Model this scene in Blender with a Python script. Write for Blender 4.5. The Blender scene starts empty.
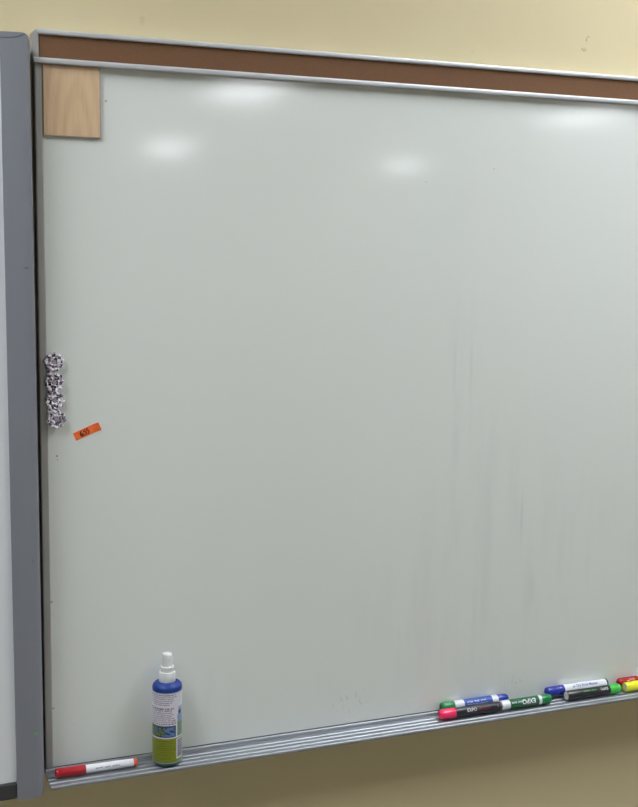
import bpy, bmesh, math, random
from mathutils import Vector, Matrix

random.seed(7)
SC = bpy.context.scene
COL = SC.collection
PI = math.pi


# ------------------------------------------------------------------ materials
def lin(c):
    return tuple(((v / 255) / 12.92 if v / 255 <= 0.04045 else ((v / 255 + 0.055) / 1.055) ** 2.4) for v in c)


def mat(name, rgb, rough=0.5, metal=0.0, spec=0.5, **kw):
    m = bpy.data.materials.new(name)
    m.use_nodes = True
    b = m.node_tree.nodes['Principled BSDF']
    b.inputs['Base Color'].default_value = (*lin(rgb), 1)
    b.inputs['Roughness'].default_value = rough
    b.inputs['Metallic'].default_value = metal
    b.inputs['Specular IOR Level'].default_value = spec
    for k, v in kw.items():
        b.inputs[k.replace('_', ' ')].default_value = v
    return m


class NT:
    """small node-building helper"""
    def __init__(self, m):
        self.t = m.node_tree
        self.b = self.t.nodes['Principled BSDF']

    def n(self, typ, **kw):
        nd = self.t.nodes.new(typ)
        for k, v in kw.items():
            setattr(nd, k, v)
        return nd

    def link(self, a, b):
        self.t.links.new(a, b)

    def put(self, sock, v):
        if hasattr(v, 'is_output') or isinstance(v, bpy.types.NodeSocket):
            self.link(v, sock)
        else:
            sock.default_value = v

    def math(self, op, a, b=0.0, c=None, clamp=False):
        nd = self.n('ShaderNodeMath', operation=op, use_clamp=clamp)
        self.put(nd.inputs[0], a)
        self.put(nd.inputs[1], b)
        if c is not None:
            self.put(nd.inputs[2], c)
        return nd.outputs[0]

    def vec(self, op, a, b):
        nd = self.n('ShaderNodeVectorMath', operation=op)
        self.put(nd.inputs[0], a)
        self.put(nd.inputs[1], b)
        return nd.outputs['Value'] if op in ('LENGTH', 'DOT_PRODUCT') else nd.outputs['Vector']

    def mix(self, f, a, b):
        nd = self.n('ShaderNodeMix', data_type='RGBA')
        self.put(nd.inputs[0], f)
        self.put(nd.inputs[6], a if not isinstance(a, tuple) else (*a, 1)[:4])
        self.put(nd.inputs[7], b if not isinstance(b, tuple) else (*b, 1)[:4])
        return nd.outputs[2]

    def noise(self, vec, scale, detail=3, rough=0.5):
        nd = self.n('ShaderNodeTexNoise')
        self.put(nd.inputs['Vector'], vec)
        nd.inputs['Scale'].default_value = scale
        nd.inputs['Detail'].default_value = detail
        nd.inputs['Roughness'].default_value = rough
        return nd.outputs['Fac']

    def pos(self):
        return self.n('ShaderNodeNewGeometry').outputs['Position']

    def ramp(self, f, lo, hi, a=0.0, b=1.0):
        nd = self.n('ShaderNodeMapRange', interpolation_type='SMOOTHSTEP')
        self.put(nd.inputs[0], f)
        for i, v in enumerate((lo, hi, a, b)):
            nd.inputs[i + 1].default_value = v
        return nd.outputs[0]

    def blob(self, pos, c, r, power=1.0):
        """soft elliptical mask about c with radii r"""
        d = self.vec('SUBTRACT', pos, c)
        d = self.vec('MULTIPLY', d, tuple(1 / x for x in r))
        l = self.vec('LENGTH', d, (0, 0, 0))
        return self.math('MULTIPLY', self.ramp(l, 0.15, 1.0, 1.0, 0.0), power)

    def bump(self, h, strength, dist=0.001):
        nd = self.n('ShaderNodeBump')
        nd.inputs['Strength'].default_value = strength
        nd.inputs['Distance'].default_value = dist
        self.link(h, nd.inputs['Height'])
        self.link(nd.outputs[0], self.b.inputs['Normal'])


# cream painted wall, with the scuffs seen above the board
WALL_RGB = lin((214, 201, 163))
m_wall = mat('cream_paint', (214, 195, 140), 0.55, spec=0.3)
t = NT(m_wall)
P = t.pos()
mot = t.ramp(t.noise(P, 3.0, 4), 0.3, 0.7)
base = t.mix(mot, WALL_RGB, tuple(v * 0.965 for v in WALL_RGB))
sc = None
for c, r, pw in [((0.926, .018, 2.1082), (.003, .02, .008), .6), ((0.921, .018, 2.0915), (.008, .02, .004), .8),
                 ((0.93, .018, 2.113), (.003, .02, .003), .4), ((0.1595, .018, 2.0774), (.006, .02, .010), .22),
                 ((0.7074, .018, 2.0726), (.003, .02, .003), .3)]:
    q = t.blob(P, c, r, pw)
    sc = q if sc is None else t.math('MAXIMUM', sc, q)
sc = t.math('MULTIPLY', sc, t.ramp(t.noise(P, 330, 3), 0.35, 0.6))
base = t.mix(sc, base, lin((120, 98, 62)))
t.link(base, t.b.inputs['Base Color'])
t.bump(t.noise(P, 260, 3), 0.12, 0.0006)
m_walln = mat('cream_paint_plain', (196, 192, 178), 0.55, spec=0.3)

# whiteboard enamel with dirt, wipe streaks and pen specks
m_board = mat('white_enamel', (226, 231, 226), 0.3, spec=0.5, Coat_Weight=1.0, Coat_Roughness=0.08, Coat_IOR=1.55)
t = NT(m_board)
P = t.pos()
W0 = lin((226, 231, 227))
sv = t.vec('MULTIPLY', P, (26, 1, 3.2))
streak = t.ramp(t.noise(sv, 1.0, 4, 0.55), 0.42, 0.72)
reg = None
for c, r, pw in [((.70, 0, 1.56), (.05, .1, .17), .32), ((.76, 0, 1.25), (.22, .1, .33), .27), ((.63, 0, 1.12), (.20, .1, .16), .20),
                 ((.97, 0, 1.2), (.16, .1, .26), .20), ((.3, 0, 1.03), (.3, .1, .1), .10)]:
    q = t.blob(P, c, r, pw)
    reg = q if reg is None else t.math('ADD', reg, q)
reg = t.math('MULTIPLY', t.math('MULTIPLY', reg, streak), .7)
# single wipe strokes
for c, r, pw in [((.683, 0, 1.555), (.004, .1, .080), .16), ((.7135, 0, 1.55), (.005, .1, .075), .14), ((.8235, 0, 1.29), (.0045, .1, .062), .22),
                 ((.849, 0, 1.165), (.009, .1, .055), .10), ((.69, 0, 1.42), (.01, .1, .06), .08)]:
    reg = t.math('ADD', reg, t.blob(P, c, r, pw))
base = t.mix(reg, W0, lin((192, 195, 197)))
# faint ghosts of wiped writing near the tray
gh = t.math('ADD', t.blob(P, (.505, 0, 1.000), (.05, .1, .030), .32), t.blob(P, (.825, 0, .990), (.045, .1, .022), .42))
gh = t.math('ADD', gh, t.blob(P, (.06, 0, 1.02), (.05, .1, .03), .07))
gh = t.math('MULTIPLY', gh, t.ramp(t.noise(t.vec('MULTIPLY', P, (1.4, 1, 0.8)), 120, 4, 0.6), 0.52, 0.68))
base = t.mix(gh, base, lin((140, 138, 140)))
sp = None
for x, z, r in [(.1018, 1.9572, .0022), (.0246, 1.4424, .0022), (.0255, 1.437, .0013), (.0135, 1.2216, .0022), (.62, 1.86, .0012),
                (.745, 1.885, .0014), (.0135, 1.055, .002)]:
    q = t.blob(P, (x, 0, z), (r, .1, r), .8)
    sp = q if sp is None else t.math('MAXIMUM', sp, q)
base = t.mix(sp, base, lin((70, 70, 80)))
t.link(base, t.b.inputs['Base Color'])
t.put(t.b.inputs['Roughness'], t.ramp(t.noise(t.vec('MULTIPLY', P, (5, 1, 2.5)), 2.0, 3), 0.3, 0.7, 0.30, 0.36))
t.bump(t.noise(P, 14, 2), 0.05, 0.0012)


def brushed(name, rgb, rough, along=(0.6, 1, 1), metal=0.6):
    m = mat(name, rgb, rough, metal=metal)
    t = NT(m)
    P = t.pos()
    nz = t.noise(t.vec('MULTIPLY', P, tuple(along)), 900, 2)
    c = lin(rgb)
    t.link(t.mix(t.ramp(nz, .3, .7), tuple(v * .9 for v in c), tuple(min(1, v * 1.06) for v in c)), t.b.inputs['Base Color'])
    t.put(t.b.inputs['Roughness'], t.ramp(nz, .3, .7, rough - .05, rough + .06))
    return m


m_alu = brushed('anodised_aluminium', (205, 208, 212), 0.5, (.02, 1, 1), .5)
m_aluv = brushed('anodised_aluminium_upright', (178, 178, 176), 0.5, (1, 1, .02), .5)
m_tray = brushed('tray_aluminium', (158, 162, 168), 0.44, (.02, 1, 1), .72)
m_seam = mat('tray_seam', (92, 94, 95), 0.6, spec=0.2)
m_gap_shade = mat('painted_gap_shade', (52, 47, 46), 0.7, spec=0.2)  # painted shade for the gap between the two boards

m_tack = mat('brown_tack_strip', (122, 82, 56), 0.75, spec=0.2)
t = NT(m_tack)
P = t.pos()
t.link(t.mix(t.ramp(t.noise(P, 420, 3), .3, .7), lin((116, 84, 61)), lin((121, 89, 65))), t.b.inputs['Base Color'])
t.bump(t.noise(P, 900, 2), 0.15, 0.0004)

# pale beech laminate
m_wood = mat('beech_laminate', (206, 172, 128), 0.45)
t = NT(m_wood)
P = t.pos()
wv = t.n('ShaderNodeTexWave', wave_type='RINGS', rings_direction='Y', wave_profile='SIN')
t.link(t.vec('MULTIPLY', t.vec('SUBTRACT', P, (.060, 0, 1.872)), (1, 1, .2)), wv.inputs['Vector'])
for k, v in dict(Scale=24, Distortion=2.2, Detail=3).items():
    wv.inputs[k].default_value = v
wv.inputs['Detail Scale'].default_value = 1.4
g = t.math('MULTIPLY', t.ramp(wv.outputs['Fac'], .1, 1), .30)
g2 = t.ramp(t.noise(t.vec('MULTIPLY', P, (1, 1, .06)), 420, 3), .45, .7, 0, .25)
t.link(t.mix(t.math('ADD', g, g2, clamp=True), lin((218, 188, 153)), lin((190, 158, 120))), t.b.inputs['Base Color'])
m_wood_edge = mat('grey_edge_band', (168, 156, 152), 0.5)

m_panel = mat('grey_plastic', (128, 131, 140), 0.42)
t = NT(m_panel)
P = t.pos()
sc = t.blob(P, (-.0216, -.045, 1.7185), (.006, .03, .0012), .8)
sc = t.math('MAXIMUM', sc, t.blob(P, (-.02, -.045, 1.30), (.002, .03, .006), .25))
t.link(t.mix(sc, lin((128, 131, 140)), lin((60, 60, 64))), t.b.inputs['Base Color'])
t.bump(t.noise(P, 1100, 2), 0.08, 0.0003)
m_panel_dark = mat('dark_grey_plastic', (58, 57, 60), 0.5)
m_panel_strip = mat('slate_plastic', (84, 86, 96), 0.45)
m_screen = mat('screen_white', (226, 230, 236), 0.35)
m_led = mat('green_light', (40, 190, 60), 0.4)
m_led.node_tree.nodes['Principled BSDF'].inputs['Emission Color'].default_value = (*lin((40, 200, 70)), 1)
m_led.node_tree.nodes['Principled BSDF'].inputs['Emission Strength'].default_value = 0.12

# leopard print
m_leo = mat('spotted_fabric', (214, 206, 214), 0.8, spec=0.2)
t = NT(m_leo)
oc = t.n('ShaderNodeTexCoord').outputs['Object']
oi = t.n('ShaderNodeObjectInfo').outputs['Random']
off = t.n('ShaderNodeCombineXYZ')
t.link(t.math('MULTIPLY', oi, 3.0), off.inputs[0])
oc = t.vec('ADD', oc, off.outputs[0])
wob = t.noise(oc, 520, 2)
cmb = t.n('ShaderNodeCombineXYZ')
for i in range(3):
    t.link(t.math('MULTIPLY', wob, .0014), cmb.inputs[i])
vo = t.n('ShaderNodeTexVoronoi', feature='F1')
t.link(t.vec('ADD', oc, cmb.outputs[0]), vo.inputs['Vector'])
vo.inputs['Scale'].default_value = 190
d = vo.outputs['Distance']
ring = t.math('MULTIPLY', t.ramp(d, .10, .2, .35, 1), t.ramp(d, .46, .56, 1, 0))
brk = t.ramp(t.noise(oc, 640, 1), .36, .46)
f = t.math('MULTIPLY', ring, brk)
t.link(t.mix(f, lin((238, 230, 240)), lin((40, 24, 48))), t.b.inputs['Base Color'])
m_button = mat('grey_button', (176, 172, 182), 0.5)
m_magnet = mat('dark_magnet', (50, 50, 52), 0.6)

m_flag = mat('orange_paper', (255, 118, 56), 0.65, spec=0.25)
t = NT(m_flag)
t.link(t.mix(t.ramp(t.noise(t.pos(), 140, 2), .35, .65), lin((255, 112, 50)), lin((255, 126, 68))), t.b.inputs['Base Color'])
m_ink = mat('dark_ink', (70, 24, 10), 0.6)

# bottle
m_bblue = mat('blue_bottle_plastic', (12, 56, 140), 0.42)
m_base = mat('bottle_base', (62, 92, 96), 0.35)
m_spray = mat('white_sprayer', (226, 229, 230), 0.3)
m_over = mat('clear_overcap', (226, 230, 232), 0.22, Transmission_Weight=0.35)
LAB = {
    'paper': mat('label_white', (214, 212, 226), 0.35),
    'text': mat('label_grey_text', (156, 152, 162), 0.4),
    'textd': mat('label_dark_text', (126, 118, 130), 0.4),
    'green': mat('label_lime', (127, 136, 34), 0.35),
    'greend': mat('label_olive', (100, 114, 30), 0.35),
    'navy': mat('label_charcoal', (58, 66, 82), 0.35),
    'sky': mat('label_blue', (92, 130, 188), 0.35),
    'leaf': mat('label_leaf', (104, 128, 52), 0.35),
    'teal': mat('label_teal', (120, 152, 150), 0.35),
    'ltblue': mat('label_pale_blue', (150, 166, 190), 0.35),
    'bar': mat('label_bar_grey', (128, 130, 136), 0.4),
}

# markers
MK = {k: mat('marker_' + k, c, 0.3, Coat_Weight=0.15) for k, c in dict(
    white=(232, 234, 240), black=(34, 34, 40), red=(170, 22, 36), dred=(150, 26, 34), pink=(255, 44, 104), green=(10, 128, 66), dgreen=(8, 100, 58),
    lime=(70, 205, 80), blue=(36, 52, 158), yellow=(240, 240, 50), grey=(214, 214, 208), silver=(160, 165, 172),
    labelblue=(62, 92, 176), orange=(240, 82, 54), rose=(176, 60, 88)).items()}

m_ceil = mat('ceiling_tile', (224, 224, 218), 0.8)
t = NT(m_ceil)
br = t.n('ShaderNodeTexBrick', offset=0.0)
t.link(t.pos(), br.inputs['Vector'])
br.inputs['Color1'].default_value = (*lin((224, 224, 218)), 1)
br.inputs['Color2'].default_value = (*lin((220, 220, 214)), 1)
br.inputs['Mortar'].default_value = (*lin((190, 190, 186)), 1)
br.inputs['Scale'].default_value = 1.0
br.inputs['Mortar Size'].default_value = .012
br.inputs['Brick Width'].default_value = .6
br.inputs['Row Height'].default_value = .6
t.link(br.outputs['Color'], t.b.inputs['Base Color'])
m_floor = mat('vinyl_floor', (160, 152, 138), 0.4)
t = NT(m_floor)
P = t.pos()
t.link(t.mix(t.ramp(t.noise(P, 40, 4), .35, .65), lin((152, 144, 130)), lin((164, 156, 142))), t.b.inputs['Base Color'])
m_housing = mat('light_housing', (235, 235, 232), 0.5)
m_diff = mat('lit_diffuser', (240, 240, 236), 0.5)
m_diff_middle = m_diff.copy()
m_diff_middle.name = 'lit_diffuser_middle_row'
m_diff_back = m_diff.copy()
m_diff_back.name = 'lit_diffuser_back_row'
for mm, st in ((m_diff, 24.0), (m_diff_middle, 19.0), (m_diff_back, 38.0)):  # strength per row, set by how bright its reflection shows on the board
    bb = mm.node_tree.nodes['Principled BSDF']
    bb.inputs['Emission Color'].default_value = (0.955, 1.0, 1.06, 1)
    bb.inputs['Emission Strength'].default_value = st
m_base_board = mat('vinyl_baseboard', (84, 76, 66), 0.5)


# ------------------------------------------------------------------ geometry helpers
def obj(name, bm, mats, parent=None, smooth=False, recalc=True):
    if recalc:
        bmesh.ops.recalc_face_normals(bm, faces=bm.faces)
    me = bpy.data.meshes.new(name)
    bm.to_mesh(me)
    bm.free()
    for m in (mats if isinstance(mats, (list, tuple)) else [mats]):
        me.materials.append(m)
    if smooth:
        me.shade_smooth()
        me.set_sharp_from_angle(angle=math.radians(35))
    o = bpy.data.objects.new(name, me)
    COL.objects.link(o)
    if parent:
        o.parent = parent
    return o


def tag(o, label, cat, group=None):
    o['label'] = label
    o['category'] = cat
    if group:
        o['group'] = group
    return o


def thing(name, label, cat, loc=(0, 0, 0), group=None, rot=(0, 0, 0)):
    o = bpy.data.objects.new(name, None)
    o.empty_display_size = .02
    COL.objects.link(o)
    o.location = loc
    o.rotation_euler = rot
    return tag(o, label, cat, group)


def struct(name, bm, m):
    o = obj(name, bm, m)
    o['kind'] = 'structure'
    return o


def add_box(bm, lo, hi, bevel=0.0, segs=2):
    r = bmesh.ops.create_cube(bm, size=1)
    vs = r['verts']
    c = [(a + b) / 2 for a, b in zip(lo, hi)]
    s = [abs(b - a) for a, b in zip(lo, hi)]
    for v in vs:
        v.co = Vector((c[i] + v.co[i] * s[i] for i in range(3)))
    if bevel:
        es = list({e for v in vs for e in v.link_edges})
        bmesh.ops.bevel(bm, geom=es, offset=bevel, segments=segs, affect='EDGES', profile=.5)


def box(lo, hi, bevel=0.0, segs=2):
    bm = bmesh.new()
    add_box(bm, lo, hi, bevel, segs)
    return bm


def extrude_profile(pts, x0, x1, axis='x'):
    """closed profile extruded; axis x: pts are (y,z); axis z: pts are (x,y)"""
    bm = bmesh.new()
    f = (lambda p, a: (a, p[0], p[1])) if axis == 'x' else (lambda p, a: (p[0], p[1], a))
    A = [bm.verts.new(f(p, x0)) for p in pts]
    B = [bm.verts.new(f(p, x1)) for p in pts]
    n = len(pts)
    for i in range(n):
        bm.faces.new((A[i], A[(i + 1) % n], B[(i + 1) % n], B[i]))
    bm.faces.new(A)
    bm.faces.new(B[::-1])
    return bm


def lathe(bm, prof, axis='z', segs=40, origin=(0, 0, 0)):
    """prof: list of (h, r) along the axis"""
    ox, oy, oz = origin
    rings = []
    for h, r in prof:
        if r <= 1e-7:
            co = (ox, oy, oz + h) if axis == 'z' else (ox + h, oy, oz)
            rings.append([bm.verts.new(co)])
            continue
        ring = []
        for k in range(segs):
            a = 2 * PI * k / segs
            c, s = math.cos(a) * r, math.sin(a) * r
            ring.append(bm.verts.new((ox + c, oy + s, oz + h) if axis == 'z' else (ox + h, oy + c, oz + s)))
        rings.append(ring)
    for A, B in zip(rings, rings[1:]):
        if len(A) == 1 and len(B) == 1:
            continue
        for k in range(segs):
            j = (k + 1) % segs
            if len(A) == 1:
                bm.faces.new((A[0], B[k], B[j]))
            elif len(B) == 1:
                bm.faces.new((A[k], B[0], A[j]))
            else:
                bm.faces.new((A[k], B[k], B[j], A[j]))
    if len(rings[0]) > 1:
        bm.faces.new(rings[0][::-1])
    if len(rings[-1]) > 1:
        bm.faces.new(rings[-1])
    return bm


def text_bm(s, size, bold=0.0, squash=1.0):
    cu = bpy.data.curves.new('lettering_curve', 'FONT')
    cu.body = s
    cu.size = size
    cu.offset = bold
    cu.resolution_u = 3
    cu.align_x = 'LEFT'
    o = bpy.data.objects.new('lettering_source', cu)
    COL.objects.link(o)
    dg = bpy.context.evaluated_depsgraph_get()
    me = bpy.data.meshes.new_from_object(o.evaluated_get(dg))
    bm = bmesh.new()
    bm.from_mesh(me)
    bpy.data.objects.remove(o)
    bpy.data.curves.remove(cu)
    bpy.data.meshes.remove(me)
    for v in bm.verts:
        v.co.x *= squash
    return bm


def scribble_bm(widths, h, gap, rnd):
    """small unreadable print: words as rows of short uprights and bars"""
    bm = bmesh.new()
    x = 0
    for w in widths:
        n = max(2, int(w / (h * .75)))
        cw = w / n
        for k in range(n):
            x0 = x + k * cw
            hh = h * rnd.choice((.75, .75, 1.0, .9))
            pieces = [(x0, 0, x0 + cw * .3, hh)]
            if rnd.random() < .75:
                pieces.append((x0 + cw * .3, hh * .62, x0 + cw * .8, hh * .62 + h * .2))
            if rnd.random() < .6:
                pieces.append((x0 + cw * .3, 0, x0 + cw * .8, h * .2))
            for a, b, c, d in pieces:
                vs = [bm.verts.new(p) for p in ((a, b, 0), (c, b, 0), (c, d, 0), (a, d, 0))]
                bm.faces.new(vs)
        x += w + gap
    return bm


def onto_barrel(bm, x0, phi0, r, flip=False, lift=.00035):
    """wrap flat (u,v) art around an x-axis cylinder, upright as seen from -y; flip turns it upside down"""
    vs = [v.co.y for v in bm.verts]
    lo, hi = min(vs), max(vs)
    us = [v.co.x for v in bm.verts]
    ulo, uhi = min(us), max(us)
    n = 6
    for k in range(1, n):
        y = lo + (hi - lo) * k / n
        bmesh.ops.bisect_plane(bm, geom=list(bm.verts) + list(bm.edges) + list(bm.faces), plane_co=(0, y, 0), plane_no=(0, 1, 0))
    for v in bm.verts:
        u, w = v.co.x - ulo, v.co.y - (lo + hi) / 2
        if flip:
            u, w = (uhi - ulo) - u, -w
        ph = phi0 + w / r
        v.co = Vector((x0 + u, -(r + lift) * math.cos(ph), (r + lift) * math.sin(ph)))
    return bm


# ------------------------------------------------------------------ the room
WALL_Y = 0.018
RX0, RX1, RY1, RZ = -3.2, 9.4, -15.4, 2.92
struct('wall_front', box((RX0, WALL_Y, 0), (RX1, WALL_Y + .12, RZ)), m_wall)
struct('wall_left', box((RX0 - .12, RY1, 0), (RX0, WALL_Y + .12, RZ)), m_walln)
struct('wall_right', box((RX1, RY1, 0), (RX1 + .12, WALL_Y + .12, RZ)), m_walln)
struct('wall_back', box((RX0 - .12, RY1 - .12, 0), (RX1 + .12, RY1, RZ)), m_walln)
struct('floor', box((RX0 - .12, RY1 - .12, -.1), (RX1 + .12, WALL_Y + .12, 0)), m_floor)
struct('ceiling', box((RX0 - .12, RY1 - .12, RZ), (RX1 + .12, WALL_Y + .12, RZ + .1)), m_ceil)
struct('baseboard_front', box((RX0, WALL_Y - .008, 0), (RX1, WALL_Y, .1), .003), m_base_board)


def ceiling_light(x, y, label):
    r = thing('ceiling_light', label, 'ceiling light', (x, y, RZ), 'ceiling lights of the classroom')
    w, l, d = .30, .61, .03
    bm = bmesh.new()
    for lo, hi in [((-w, -l, -d), (-w + .03, l, 0)), ((w - .03, -l, -d), (w, l, 0)), ((-w + .03, -l, -d), (w - .03, -l + .03, 0)),
                   ((-w + .03, l - .03, -d), (w - .03, l, 0))]:
        add_box(bm, lo, hi, .002, 1)
    obj('housing', bm, m_housing, r)
    obj('diffuser', box((-w + .03, -l + .03, -.022), (w - .03, l - .03, -.012)), m_diff_back if y < -10 else (m_diff_middle if y < -4 else m_diff), r)


for x, y, lb in [(-0.90, -0.85, 'ceiling light nearest the interactive board, in the row over the boards'),
                 (1.45, -0.85, 'ceiling light above the marker end of the whiteboard, in the front row'),
                 (3.7, -0.85, 'ceiling light at the window end of the row over the boards'),
                 (-0.6, -6.95, 'ceiling light of the middle row, not mirrored in the whiteboard'),
                 (2.62, -6.95, 'middle-row ceiling light mirrored at the top of the whiteboard near the wood panel'),
                 (5.78, -7.15, 'middle-row ceiling light mirrored under the tack strip far from the wood panel'),
                 (-0.2, -12.8, 'back-row ceiling light, not mirrored in the whiteboard'),
                 (3.49, -12.6, 'back-row ceiling light mirrored in the whiteboard close to the wood panel'),
                 (7.25, -13.8, 'back-row ceiling light mirrored in the middle of the whiteboard')]:
    ceiling_light(x, y, lb)

# ------------------------------------------------------------------ the whiteboard
BZ = 0.962            # bottom of the writing surface
TOPZ = 2.05           # top of the frame
BX1 = 2.44
FLOORZ = 0.958        # tray floor
wb = thing('whiteboard', 'large glossy white dry-erase board with brown tack strip and aluminium marker tray', 'whiteboard', (0, WALL_Y, .95))
wbo = wb.location.copy()


def wobj(name, bm, m, parent=wb, **kw):
    bmesh.ops.translate(bm, verts=bm.verts, vec=-wbo)
    return obj(name, bm, m, parent, **kw)


wobj('writing_surface', box((.0095, 0, BZ - .004), (BX1 - .01, WALL_Y, 2.012)), m_board)
# side frames: small extruded angle with a rounded face
for nm, xa, xb in (('side_frame', 0.0002, .0118), ('side_frame', BX1 - .0118, BX1 - .0002)):
    pts = [(xa, WALL_Y), (xa, -.0025), (xa + .0008, -.0038), (xa + .002, -.0042), (xb - .002, -.0042), (xb - .0008, -.0036), (xb, -.002), (xb, WALL_Y)]
    wobj(nm, extrude_profile(pts, .9605, 2.008, 'z'), m_aluv)
# tack strip
ts = wobj('tack_strip', box((.004, -.0065, 2.011), (BX1 - .004, WALL_Y, 2.0450)), m_tack)


def trim_prof(z0, z1, yf):
    h = z1 - z0
    return [(WALL_Y, z0), (yf + .0015, z0), (yf + .0004, z0 + h * .12), (yf, z0 + h * .35), (yf, z0 + h * .68), (yf + .0005, z0 + h * .9),
            (yf + .0018, z1), (WALL_Y, z1)]


wobj('upper_trim', extrude_profile(trim_prof(2.0421, 2.0490, -.011), .0035, BX1 - .003), m_alu, ts)
wobj('lower_trim', extrude_profile(trim_prof(2.0027, 2.0104, -.012), -.0008, BX1 + .0008), m_alu, ts)
# end caps of the strip, top corner clipped
for sx, xo in ((1, 0.0), (-1, BX1)):
    pts = [(-.0022, 2.0065), (-.0022, 2.0440), (.0036, 2.0494), (.0062, 2.0482), (.0062, 2.0065)]
    bm = bmesh.new()
    A = [bm.verts.new((xo + sx * x, -.0095, z)) for x, z in pts]
    B = [bm.verts.new((xo + sx * x, WALL_Y, z)) for x, z in pts]
    n = len(pts)
    for i in range(n):
        bm.faces.new((A[i], A[(i + 1) % n], B[(i + 1) % n], B[i]))
    bm.faces.new(A)
    bm.faces.new(B)
    bmesh.ops.bevel(bm, geom=list(bm.edges), offset=.0007, segments=2, affect='EDGES')
    wobj('end_cap', bm, m_aluv, ts)

# marker tray: bead at the back, grooved floor, rolled front lip
prof = [(WALL_Y, .953), (WALL_Y, .9605), (-.0030, .9598), (-.0040, .9610), (-.0052, .9622), (-.0064, .9623), (-.0074, .9614), (-.0080, .9598), (-.0086, FLOORZ - .0016)]
for yr in (-.0185, -.0300, -.0425):
    prof += [(yr + .0030, FLOORZ - .0016), (yr + .0022, FLOORZ - .0006), (yr + .0010, FLOORZ), (yr - .0010, FLOORZ), (yr - .0022, FLOORZ - .0006),
             (yr - .0030, FLOORZ - .0016)]
prof += [(-.0540, FLOORZ - .0016), (-.0556, FLOORZ + .0006), (-.0568, FLOORZ + .0012), (-.0588, FLOORZ + .0011), (-.0600, FLOORZ + .0002), (-.0606, FLOORZ - .0015),
         (-.0604, FLOORZ - .0035), (-.0592, FLOORZ - .0050), (-.0570, FLOORZ - .0055), (-.010, FLOORZ - .0045)]
tray = wobj('marker_tray', extrude_profile(prof, -.0005, BX1 + .0005), m_tray, smooth=True)
wobj('tray_seam', box((.0002, -.0004, BZ - .0012), (BX1, .002, BZ)), m_seam, tray)

# ------------------------------------------------------------------ interactive board at the side
PX0, PX1, PZ0, PZ1 = -1.72, -.0064, .9375, 2.0335
ib = thing('interactive_whiteboard', 'grey framed interactive whiteboard mounted beside the plain whiteboard', 'interactive board', (-.86, WALL_Y, PZ0), None, (0, -.0028, 0))
ibo = ib.location.copy()


def iobj(name, bm, m, parent=ib, **kw):
    bmesh.ops.translate(bm, verts=bm.verts, vec=-ibo)
    return obj(name, bm, m, parent, **kw)


def rail(sx, xo):
    """rounded side rail, convex face, with rounded outer corners"""
    wdt = .0412
    face = []
    n = 14
    for i in range(n + 1):
        u = i / n
        x = -wdt + wdt * u
        yy = -.0440 - .0042 * math.sin(.25 + u * PI * .72)
        # outer edge rounding
        d = wdt * (1 - u)
        R = .014
        if d < R:
            yy += R - math.sqrt(max(0, R * R - (R - d) ** 2))
        face.append((x, yy))
    cols = []
    bm = bmesh.new()
    nz = 60
    Rc = .012
    for (x, yy) in face + [(0.0, WALL_Y), (-wdt, WALL_Y)]:
        # the corner radius in the face plane shortens the outer columns
        d = -x
        sh = Rc - math.sqrt(max(0, Rc * Rc - (Rc - d) ** 2)) if d < Rc else 0
        cols.append([bm.verts.new((xo + sx * x, yy, PZ0 + sh)), bm.verts.new((xo + sx * x, yy, PZ1 - sh))])
    n = len(cols)
    for i in range(n):
        a, b = cols[i], cols[(i + 1) % n]
        bm.faces.new((a[0], b[0], b[1], a[1]))
    bm.faces.new([c[0] for c in cols])
    bm.faces.new([c[1] for c in cols])
    return bm


rr = iobj('side_rail', rail(1, PX1), m_panel, smooth=True)
iobj('side_rail', rail(-1, PX0), m_panel, smooth=True)
iobj('gap_shade_backing', box((PX0 - .002, -.022, PZ0 + .02), (PX1 + .0020, WALL_Y - .0005, PZ1 - .026), .002), m_gap_shade)  # added dark backing; its protruding edge paints the shade in the gap
iobj('screen', box((PX0 + .0405, -.0405, PZ0 + .02), (PX1 - .0400, -.021, PZ1 - .03)), m_screen)
iobj('upper_rail', box((PX0 + .0412, -.0445, PZ1 - .0355), (PX1 - .0412, WALL_Y, PZ1 - .001), .003), m_panel_strip)
iobj('lower_rail', box((PX0 + .0412, -.0445, PZ0 + .001), (PX1 - .0412, WALL_Y, PZ0 + .0265), .003), m_panel_dark)
# moulded cap over the top end of the rail
bm = bmesh.new()
fr = []
for i in range(13):
    u = i / 12
    x = PX1 - .0412 + .0327 * u
    fr.append((x, -.0440 - .0042 * math.sin(.25 + (1 - (.0412 - .0327 * u) / .0412) * PI * .72) - .0004, PZ1 - .0085 + .0065 * u ** 3))
for i in range(12):
    a, b = fr[i], fr[i + 1]
    va = [bm.verts.new(p) for p in (a, b, (b[0], b[1], b[2] + .0009), (a[0], a[1], a[2] + .0009))]
    bm.faces.new(va)
bmesh.ops.remove_doubles(bm, verts=bm.verts, dist=1e-6)
bm.normal_update()
bmesh.ops.solidify(bm, geom=list(bm.faces), thickness=.0012)
iobj('cap_seam', bm, m_panel_strip, rr)
bm = bmesh.new()
lathe(bm, [(0, 0), (.0, .0016), (.0008, .0013), (.0010, 0)], 'z', 16)
bmesh.ops.rotate(bm, verts=bm.verts, cent=(0, 0, 0), matrix=Matrix.Rotation(PI / 2, 3, 'X'))
bmesh.ops.translate(bm, verts=bm.verts, vec=(-.0187, -.0478, 1.0368))
iobj('indicator_light', bm, m_led, rr)

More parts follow.
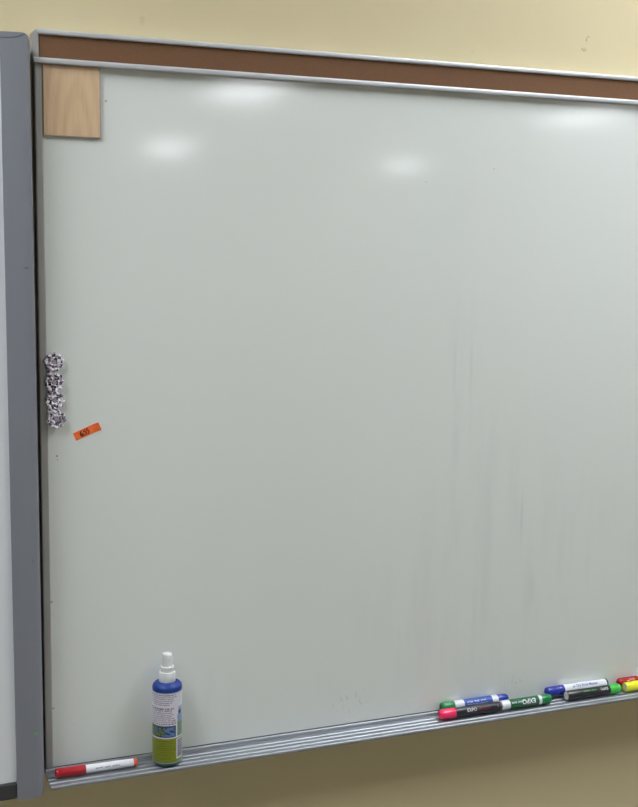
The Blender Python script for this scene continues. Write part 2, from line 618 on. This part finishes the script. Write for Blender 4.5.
# ------------------------------------------------------------------ things on the board
# wood-grain square
wp = thing('wood_panel', 'pale wood-grain square panel stuck in the upper corner of the whiteboard', 'wood panel', (.0532, 0, 1.9035))
obj('laminate_face', box((-.0412, -.0052, 0.0012), (.0385, -.0006, .0986), .0006), m_wood, wp)
bm = bmesh.new()
add_box(bm, (.0385, -.0051, 0.0012), (.0403, -.0004, .0984), .0003, 1)
add_box(bm, (-.0410, -.0047, 0.0), (.0403, -.0004, .0012), .0003, 1)
obj('edge_band', bm, m_wood_edge, wp)


# rosette magnets
def rosette(seed):
    rnd = random.Random(seed)
    bm = bmesh.new()
    NR, NA = 16, 108
    lobes = 9
    ph = rnd.random() * 6
    rows = []
    for i in range(NR + 1):
        u = i / NR
        row = []
        for k in range(NA):
            a = 2 * PI * k / NA
            w = math.cos(lobes * a + ph + 1.3 * u)
            R = .0135 * (1 + .085 * w + .03 * math.cos(4 * a + ph * 2))
            r = .0030 + (R - .0030) * u
            # two tiers of gathered cloth
            h = .0030 + .0042 * math.sin(PI * min(1, u * 1.9)) * (u < .53) + (.0042 * math.sin(PI * (u - .5) / .62) if u >= .53 else 0)
            h += .0011 * math.cos(lobes * a + ph + 2.6 * u) * u
            row.append(bm.verts.new((r * math.cos(a), -max(h, .0012), r * math.sin(a))))
        rows.append(row)
    back = [bm.verts.new((v.co.x * .93, -.0004, v.co.z * .93)) for v in rows[-1]]
    rows.append(back)
    for A, B in zip(rows, rows[1:]):
        for k in range(NA):
            j = (k + 1) % NA
            bm.faces.new((A[k], A[j], B[j], B[k]))
    bm.faces.new(rows[0])
    bm.faces.new(back[::-1])
    return bm


def tab_bm():
    """little folded loop of the same cloth"""
    bm = bmesh.new()
    bmesh.ops.create_uvsphere(bm, u_segments=20, v_segments=12, radius=1)
    for v in bm.verts:
        x, y, z = v.co
        v.co = Vector((x * .0050 * (1 + .12 * math.cos(5 * z)), y * .0022 - .0030, z * .0034))
    return bm


labels = ['topmost spotted rosette magnet of the column on the whiteboard edge',
          'second rosette magnet from the top of the spotted column',
          'third rosette magnet from the top of the spotted column',
          'lowest spotted rosette magnet, closest to the orange sticky flag']
rpos = [(.0207, 1.5824), (.0207, 1.5530), (.0210, 1.5262), (.0226, 1.4985)]
for k, ((x, z), lb) in enumerate(zip(rpos, labels)):
    o = thing('rosette_magnet', lb, 'magnet', (x, -.0046, z), 'spotted rosette magnets', (0, k * .9, 0))
    obj('ruffle', rosette(11 + k), m_leo, o, smooth=True)
    bm = bmesh.new()
    lathe(bm, [(.0012, 0), (.0012, .0034), (.0040, .0034), (.0052, .0026), (.0057, 0)], 'z', 20)
    bmesh.ops.rotate(bm, verts=bm.verts, cent=(0, 0, 0), matrix=Matrix.Rotation(PI / 2, 3, 'X'))
    obj('button', bm, m_button, o, smooth=True)
    bm = bmesh.new()
    lathe(bm, [(0, 0), (0, .0060), (.0040, .0060), (.0042, 0)], 'z', 24)
    bmesh.ops.rotate(bm, verts=bm.verts, cent=(0, 0, 0), matrix=Matrix.Rotation(-PI / 2, 3, 'X'))
    obj('magnet_disc', bm, m_magnet, o)
    if k < 3:
        tb = obj('cloth_loop', tab_bm(), m_leo, o, smooth=True)
        rot = Matrix.Rotation(k * .9, 4, 'Y').inverted()
        tb.matrix_local = rot @ Matrix.Translation((-.0052, 0, -.0150))

# orange flag
ang = math.radians(22.5)
fl = thing('sticky_flag', 'small orange sticky flag with handwritten digits stuck on the whiteboard', 'sticky note', (.0693, 0, 1.4772), None, (0, -ang, 0))
bm = bmesh.new()
NX, NY = 24, 5
hw, hh = .0200, .0062
g = [[bm.verts.new((-hw + 2 * hw * i / NX, -.0004 - .0030 * max(0, (i / NX - .72) / .28) ** 2, -hh + 2 * hh * j / NY)) for j in range(NY + 1)] for i in range(NX + 1)]
for i in range(NX):
    for j in range(NY):
        bm.faces.new((g[i][j], g[i + 1][j], g[i + 1][j + 1], g[i][j + 1]))
bm.normal_update()
bmesh.ops.solidify(bm, geom=list(bm.faces), thickness=.00015)
obj('paper', bm, m_flag, fl)


def stroke(bm, pts, w, y):
    P = [Vector((p[0], y, p[1])) for p in pts]
    L, Rr = [], []
    for i, p in enumerate(P):
        d = (P[min(i + 1, len(P) - 1)] - P[max(i - 1, 0)]).normalized()
        nrm = Vector((-d.z, 0, d.x)) * w / 2
        L.append(bm.verts.new(p + nrm))
        Rr.append(bm.verts.new(p - nrm))
    for i in range(len(P) - 1):
        bm.faces.new((L[i], L[i + 1], Rr[i + 1], Rr[i]))


bm = bmesh.new()
six = [(.0016, .0042), (.0004, .0028), (-.0006, .0006), (-.0008, -.0016), (0, -.0032), (.0014, -.0036), (.0026, -.0026), (.0026, -.0010), (.0014, -.0001), (0.0, -.0008), (-.0006, -.0018)]
five = [(.0030, .0040), (.0006, .0037), (.0003, .0012), (.0016, .0016), (.0028, .0008), (.0030, -.0012), (.0020, -.0030), (.0004, -.0034), (-.0006, -.0028)]
stroke(bm, [(x - .0098, z) for x, z in six], .0018, -.0008)
stroke(bm, [(x - .0050, z) for x, z in five], .0013, -.00085)
stroke(bm, [(x - .0004, z) for x, z in five], .0014, -.0009)
obj('handwriting', bm, m_ink, fl)

# ------------------------------------------------------------------ spray bottle
BCX, BCY, BR = .1822, -.0312, .0228
bt = thing('spray_bottle', 'blue cleaner spray bottle with white and lime label standing on the marker tray', 'spray bottle', (BCX, BCY, FLOORZ + .0004))
bm = bmesh.new()
lathe(bm, [(0, 0), (0, .0176), (.0005, .0200), (.0016, .0216), (.0032, .0222), (.0050, BR - .0004)], 'z', 64)
obj('base', bm, m_base, bt, smooth=True)
bm = bmesh.new()
lathe(bm, [(.0050, BR - .0004), (.118, BR - .0004), (.1195, BR), (.1225, BR), (.1255, BR - .0008), (.1280, BR - .0030), (.1298, BR - .0065), (.1306, .0155), (.1308, .0120), (.1308, 0)], 'z', 64)
obj('body', bm, m_bblue, bt, smooth=True)
# label: a wrapped sheet whose print is set cell by cell
cam_xy = Vector((-.2592 - BCX, -1.7317 - BCY))
TH0 = math.atan2(cam_xy.y, cam_xy.x)
NT_, NZ_ = 150, 150
zA, zB = .0054, .1184
keys = list(LAB)
rnd = random.Random(5)
lines = {}


def linepat(row, th, dens=.8, seed=0):
    """ragged words along one text line"""
    r = random.Random(row * 131 + seed)
    segs, a = [], -82 + r.uniform(0, 3)
    end = r.uniform(10, 38)
    while a < end:
        w = r.uniform(4, 13)
        segs.append((a, a + w))
        a += w + r.uniform(1.6, 3)
    return any(s <= th <= e for s, e in segs)


def label_at(th, h):
    # th degrees, 0 faces the camera, + to the camera's right ; h metres above tray
    wave = .0
    if abs(th) > 100:
        return 'paper' if h > .0455 else 'green'
    if h > .1172:
        return 'ltblue'
    if 41 < th < 80 and .0475 < h < .094:
        if h > .083:
            return 'navy' if ((th - 56) / 9) ** 2 + ((h - .0855) / .004) ** 2 < 1 else ('ltblue' if th > 47 else 'paper')
        if h > .070:
            return 'ltblue' if math.sin(th * .5 + h * 900) > -.3 else 'sky'
        return 'teal' if math.sin(th * .6 - h * 700) > 0 else 'leaf'
    if h > .0655:
        if ((th - 27) / 8.5) ** 2 + ((h - .0705) / .0037) ** 2 < 1:
            q = ((th - 27) / 8.5) ** 2 + ((h - .0705) / .0037) ** 2
            return 'textd' if q > .45 or q < .1 else 'paper'
        row = int((.1165 - h) / .0031)
        fr = ((.1165 - h) / .0031) % 1
        if row in (5, 6, 8) and row != 8:
            return 'text' if (row == 5 and .25 < fr < .75 and linepat(row, th * 1.4, seed=3)) else 'paper'
        if .25 < fr < .78 and th < 40 and linepat(row, th):
            return 'textd' if row in (0, 7, 15) else 'text'
        return 'paper'
    if h > .0475:
        if th < 34:
            if h > .0635 or h < .0490 or th > 31:
                return 'navy'
            v = math.sin(th * .21 + 900 * h) + math.sin(th * .09 - 500 * h)
            if th > -8:
                return 'sky' if v > -.5 else 'navy'
            return 'leaf' if v > .1 else ('navy' if v > -1.2 else 'sky')
        return 'paper'
    if h > .0452:
        return 'paper'
    if 38 < th < 84 and .0115 < h < .0440:
        if th < 42.5 or th > 78 or h > .0420 or h < .0140:
            return 'paper'
        return 'bar' if int((h - .014) / .0011) % 2 == 0 or int(h * 9000) % 5 == 0 else 'text'
    if h < .0068:
        return 'teal'
    row = int(h / .0036)
    fr = (h / .0036) % 1
    return 'greend' if .3 < fr < .7 and th < 32 and linepat(row, th, seed=9) else 'green'


bm = bmesh.new()
rows = []
for j in range(NZ_ + 1):
    h = zA + (zB - zA) * j / NZ_
    rows.append([bm.verts.new(((BR + .0001) * math.cos(2 * PI * i / NT_), (BR + .0001) * math.sin(2 * PI * i / NT_), h)) for i in range(NT_)])
for j in range(NZ_):
    for i in range(NT_):
        f = bm.faces.new((rows[j][i], rows[j][(i + 1) % NT_], rows[j + 1][(i + 1) % NT_], rows[j + 1][i]))
        a = 2 * PI * (i + .5) / NT_
        th = math.degrees((a - TH0 + PI) % (2 * PI) - PI)
        f.material_index = keys.index(label_at(th, zA + (zB - zA) * (j + .5) / NZ_))
        f.smooth = True
obj('label', bm, [LAB[k] for k in keys], bt)
bm = bmesh.new()
lathe(bm, [(.1300, 0), (.1300, .0126), (.1306, .0129), (.1446, .0126), (.1458, .0120), (.1460, .0108), (.1460, 0)], 'z', 48)
obj('collar', bm, m_spray, bt, smooth=True)
bm = bmesh.new()
lathe(bm, [(.1458, 0), (.1458, .0101), (.1520, .0104), (.1530, .0107), (.1541, .0105), (.1546, .0096), (.1546, 0)], 'z', 48)
obj('pump_housing', bm, m_spray, bt, smooth=True)
bm = bmesh.new()
lathe(bm, [(.1544, 0), (.1544, .0086), (.1690, .0079), (.1694, .0074), (.1702, .0074), (.1707, .0078), (.1724, .0077), (.1738, .0070), (.1745, .0055), (.1747, 0)], 'z', 48)
nz = obj('spray_head', bm, m_spray, bt, smooth=True)
bm = bmesh.new()
lathe(bm, [(0, 0), (0, .0016), (.0010, .0016), (.0010, .0008), (.0006, .0006), (.0006, 0)], 'x', 16)
bmesh.ops.rotate(bm, verts=bm.verts, cent=(0, 0, 0), matrix=Matrix.Rotation(math.radians(70), 3, 'Z'))
bmesh.ops.translate(bm, verts=bm.verts, vec=(.0024, .0074, .163))
obj('nozzle', bm, m_spray, nz)


# ------------------------------------------------------------------ markers
GR = 'dry-erase markers on the tray'


def marker(name, label, x0, y, z, yaw, parts, art=(), group=GR):
    """x0: end nearest the board's corner; z: axis height; parts: (name, material, profile[(u,r)])"""
    rmax = max(r for p in parts for _, r in p[2])
    o = thing(name, label, 'marker', (x0, y, z), group, (0, 0, yaw))
    made = {}
    for nm, m, pr in parts:
        bm = bmesh.new()
        lathe(bm, pr, 'x', 40)
        par = o
        made[nm] = obj(nm, bm, m, o, smooth=True)
    for host, nm, m, bm in art:
        obj(nm, bm, m, made.get(host, o))
    return o


def cap_prof(u0, u1, r, tip=1):
    """cap whose closed end is at u1 (tip=1) or u0 (tip=-1): skirt, slight taper, stepped rounded end"""
    L = abs(u1 - u0)
    p = [(0, 0), (0, r * .98), (.0008, r), (L * .30, r), (L * .31, r * .975), (L * .34, r * .975), (L * .35, r), (L * .78, r * .97), (L * .90, r * .93),
         (L * .96, r * .84), (L * .99, r * .68), (L, r * .5), (L, r * .30), (L - .0012, r * .26), (L - .0012, 0)]
    if tip == 1:
        return [(u0 + a, b) for a, b in p]
    return [(u1 - a, b) for a, b in reversed(p)]


def round_cap(u0, u1, r):
    L = u1 - u0
    return [(u0, 0), (u0, r), (u0 + .001, r * 1.04), (u0 + L * .55, r * 1.04), (u0 + L * .75, r), (u0 + L * .9, r * .86), (u0 + L * .97, r * .62), (u0 + L, r * .3), (u0 + L, 0)]


def tube(u0, u1, r, e=.0005):
    return [(u0, 0), (u0, r - e), (u0 + e, r), (u1 - e, r), (u1, r - e), (u1, 0)]


rz = random.Random(3)
PH = math.radians(24)          # print faces out and a little up

# red-capped slim marker by the corner
R = .0062
L = .1245
marker('marker', 'slim white marker with long red cap lying alone in the tray corner', .0100, -.0300, FLOORZ + .0070, math.radians(-.8),
       [('cap', MK['red'], [(0, 0), (0, .0050), (.0008, .0062), (.002, .0069), (.0046, .0070), (.0050, .0065), (.0060, .0065), (.0064, .0070), (.0445, .0070), (.0455, .0067), (.0455, 0)]),
        ('barrel', MK['white'], [(.0450, 0), (.0450, R), (.075, R), (L - .006, R - .0004), (L - .006, 0)]),
        ('end_plug', MK['orange'], [(L - .006, 0), (L - .006, R - .0002), (L - .0012, R - .0004), (L - .0004, R - .001), (L, R * .6), (L, 0)])],
       [('barrel', 'lettering', MK['black'], onto_barrel(scribble_bm([.011, .0085, .0115], .0019, .0030, rz), .0600, math.radians(18), R))])

# cluster under the middle of the tray: pink-capped, blue-labelled behind it, green beside it
RB = .0082
FY, FZ = -.0300, FLOORZ + .0086
L = .1180
marker('marker', 'black marker with neon pink cap at the front of the tray', .6575, FY - .001, FZ + .0003, math.radians(0),
       [('cap', MK['pink'], cap_prof(0, .0280, .0087, -1)),
        ('barrel', MK['black'], tube(.0275, L - .003, RB)),
        ('end_plug', MK['black'], [(L - .003, 0), (L - .003, RB * .93), (L - .001, RB * .9), (L, RB * .7), (L, 0)])],
       [('barrel', 'lettering', MK['white'], onto_barrel(text_bm('EXPO', .0076, .0001, 1.0), .0495, math.radians(28), RB)),
        ('barrel', 'colour_name', MK['rose'], onto_barrel(scribble_bm([.009, .013], .0036, .0015, rz), .0715, math.radians(27), RB)),
        ('barrel', 'stripe', MK['silver'], onto_barrel(box_flat := scribble_bm([.003, .003], .0028, .0025, rz), .108, math.radians(27), RB))])

BY, BZc = -.0112, FLOORZ + .0128
L = .1325
marker('marker', 'white marker with blue label and green end lying behind the pink-capped marker', .6700, BY, BZc, math.radians(0),
       [('cap', MK['green'], cap_prof(0, .0245, .0084, -1)),
        ('barrel', MK['white'], tube(.0240, L - .0225, RB - .0002)),
        ('label', MK['labelblue'], tube(.0425, .0985, RB)),
        ('end_plug', MK['blue'], round_cap(L - .0230, L, RB - .0008))],
       [('label', 'lettering', MK['white'], onto_barrel(scribble_bm([.012, .009, .011], .0030, .0030, rz), .0480, math.radians(40), RB)),
        ('label', 'label_band', MK['white'], onto_barrel(scribble_bm([.040], .0012, .001, rz), .0480, math.radians(12), RB))])

L = .1030
marker('marker', 'green-labelled white marker with upside-down lettering and green cap', .7770, FY, FZ, math.radians(0),
       [('barrel', MK['white'], [(0, 0), (0, RB * .86), (.0012, RB), (.0800, RB), (.0800, 0)]),
        ('label', MK['dgreen'], tube(.0158, .0745, RB + .00015)),
        ('cap', MK['green'], round_cap(.0800, L, RB * .98))],
       [('label', 'lettering', MK['white'], onto_barrel(text_bm('EXPO', .0108, .00025, 1.0), .0395, math.radians(28), RB, True, .0005)),
        ('label', 'small_print', MK['white'], onto_barrel(scribble_bm([.008, .010], .0024, .002, rz), .0185, math.radians(33), RB, True, .0005)),
        ('label', 'label_stripe', MK['silver'], onto_barrel(box_stripe := scribble_bm([.05], .0006, 0, rz), .022, math.radians(-6), RB, False, .0004))])

# next pair
L = .1290
marker('marker', 'white marker with blue cap lying against the board behind the neon green one', .8808, BY, BZc, math.radians(0),
       [('cap', MK['blue'], cap_prof(0, .0360, .0085, -1)),
        ('barrel', MK['white'], tube(.0355, L - .002, RB)),
        ('end_plug', MK['black'], [(L - .0035, 0), (L - .0035, RB + .0003), (L - .0008, RB + .0003), (L, RB * .8), (L, 0)])],
       [('barrel', 'lettering', MK['labelblue'], onto_barrel(text_bm('Dry Erase Marker', .0062, .00008, 1.0), .0610, math.radians(42), RB)),
        ('barrel', 'logo', MK['labelblue'], onto_barrel(scribble_bm([.0055], .0046, 0, rz), .0530, math.radians(38), RB))])
L = .1155
marker('marker', 'black marker with white end plug and neon green cap', .9110, FY, FZ, math.radians(0),
       [('barrel', MK['black'], [(.0006, 0), (.0006, RB * .98), (.0012, RB), (L - .0250, RB), (L - .0250, 0)]),
        ('end_plug', MK['grey'], [(-.0004, 0), (-.0004, RB * .70), (0, RB * .84), (.0010, RB * .9), (.0010, 0)]),
        ('cap', MK['lime'], round_cap(L - .0252, L, .0084))],
       [('barrel', 'lettering', MK['white'], onto_barrel(text_bm('EXPO', .0066, .0001, .95), .0690, math.radians(42), RB, True)),
        ('barrel', 'colour_name', MK['lime'], onto_barrel(scribble_bm([.010, .016], .0024, .002, rz), .0330, math.radians(44), RB, True))])

# last pair, running out of the frame
L = .1240
marker('marker', 'red-capped marker against the board behind the yellow-capped one', 1.0352, BY, BZc - .0030, math.radians(0),
       [('cap', MK['red'], cap_prof(0, .0420, .0086, -1)),
        ('barrel', MK['white'], tube(.0415, L - .006, RB)),
        ('end_plug', MK['red'], round_cap(L - .0065, L, RB - .0005))],
       [('cap', 'lettering', MK['yellow'], onto_barrel(scribble_bm([.008, .008], .0022, .002, rz), .0150, math.radians(30), .0086))])
L = .1215
marker('marker', 'neon yellow capped black marker in front of the red-capped one', 1.0362, FY, FZ - .0004, math.radians(0),
       [('cap', MK['yellow'], [(.0030, 0), (.0030, .0064), (.0002, .0068), (0, .0074), (.0008, .0080), (.003, .0086), (.0330, .0087), (.0345, .0084), (.0345, 0)]),
        ('cap_hollow', MK['grey'], [(.0016, 0), (.0016, .0060), (.0034, .0062), (.0034, 0)]),
        ('barrel', MK['black'], tube(.0340, L - .003, RB)),
        ('end_plug', MK['black'], [(L - .003, 0), (L - .003, RB * .93), (L - .001, RB * .9), (L, RB * .7), (L, 0)])])

# ------------------------------------------------------------------ camera
cam = bpy.data.cameras.new('camera')
cam.sensor_fit = 'VERTICAL'
cam.sensor_height = 36
cam.lens = 1180 * 36 / 807
cam.clip_start = .01
co = bpy.data.objects.new('camera', cam)
COL.objects.link(co)
r, u, f = Vector((0.928, -0.3723, 0.0152)), Vector((0.0358, 0.1297, 0.9909)), Vector((0.3709, 0.919, -0.1337))
f.normalize()
r = (r - f * r.dot(f)).normalized()
u = r.cross(f)
u = -u if u.z < 0 else u
co.matrix_world = Matrix(((r.x, u.x, -f.x, -.2592), (r.y, u.y, -f.y, -1.7317), (r.z, u.z, -f.z, 1.7575), (0, 0, 0, 1)))
SC.camera = co

# ------------------------------------------------------------------ world and view
w = bpy.data.worlds.new('world')
w.use_nodes = True
w.node_tree.nodes['Background'].inputs[0].default_value = (.5, .5, .5, 1)
w.node_tree.nodes['Background'].inputs[1].default_value = .05
SC.world = w
SC.view_settings.view_transform = 'Standard'
SC.view_settings.look = 'None'
SC.view_settings.gamma = 1
SC.view_settings.use_curve_mapping = False
SC.view_settings.exposure = -0.62
SC.cycles.max_bounces = 10
SC.cycles.diffuse_bounces = 6
SC.cycles.sample_clamp_indirect = 8
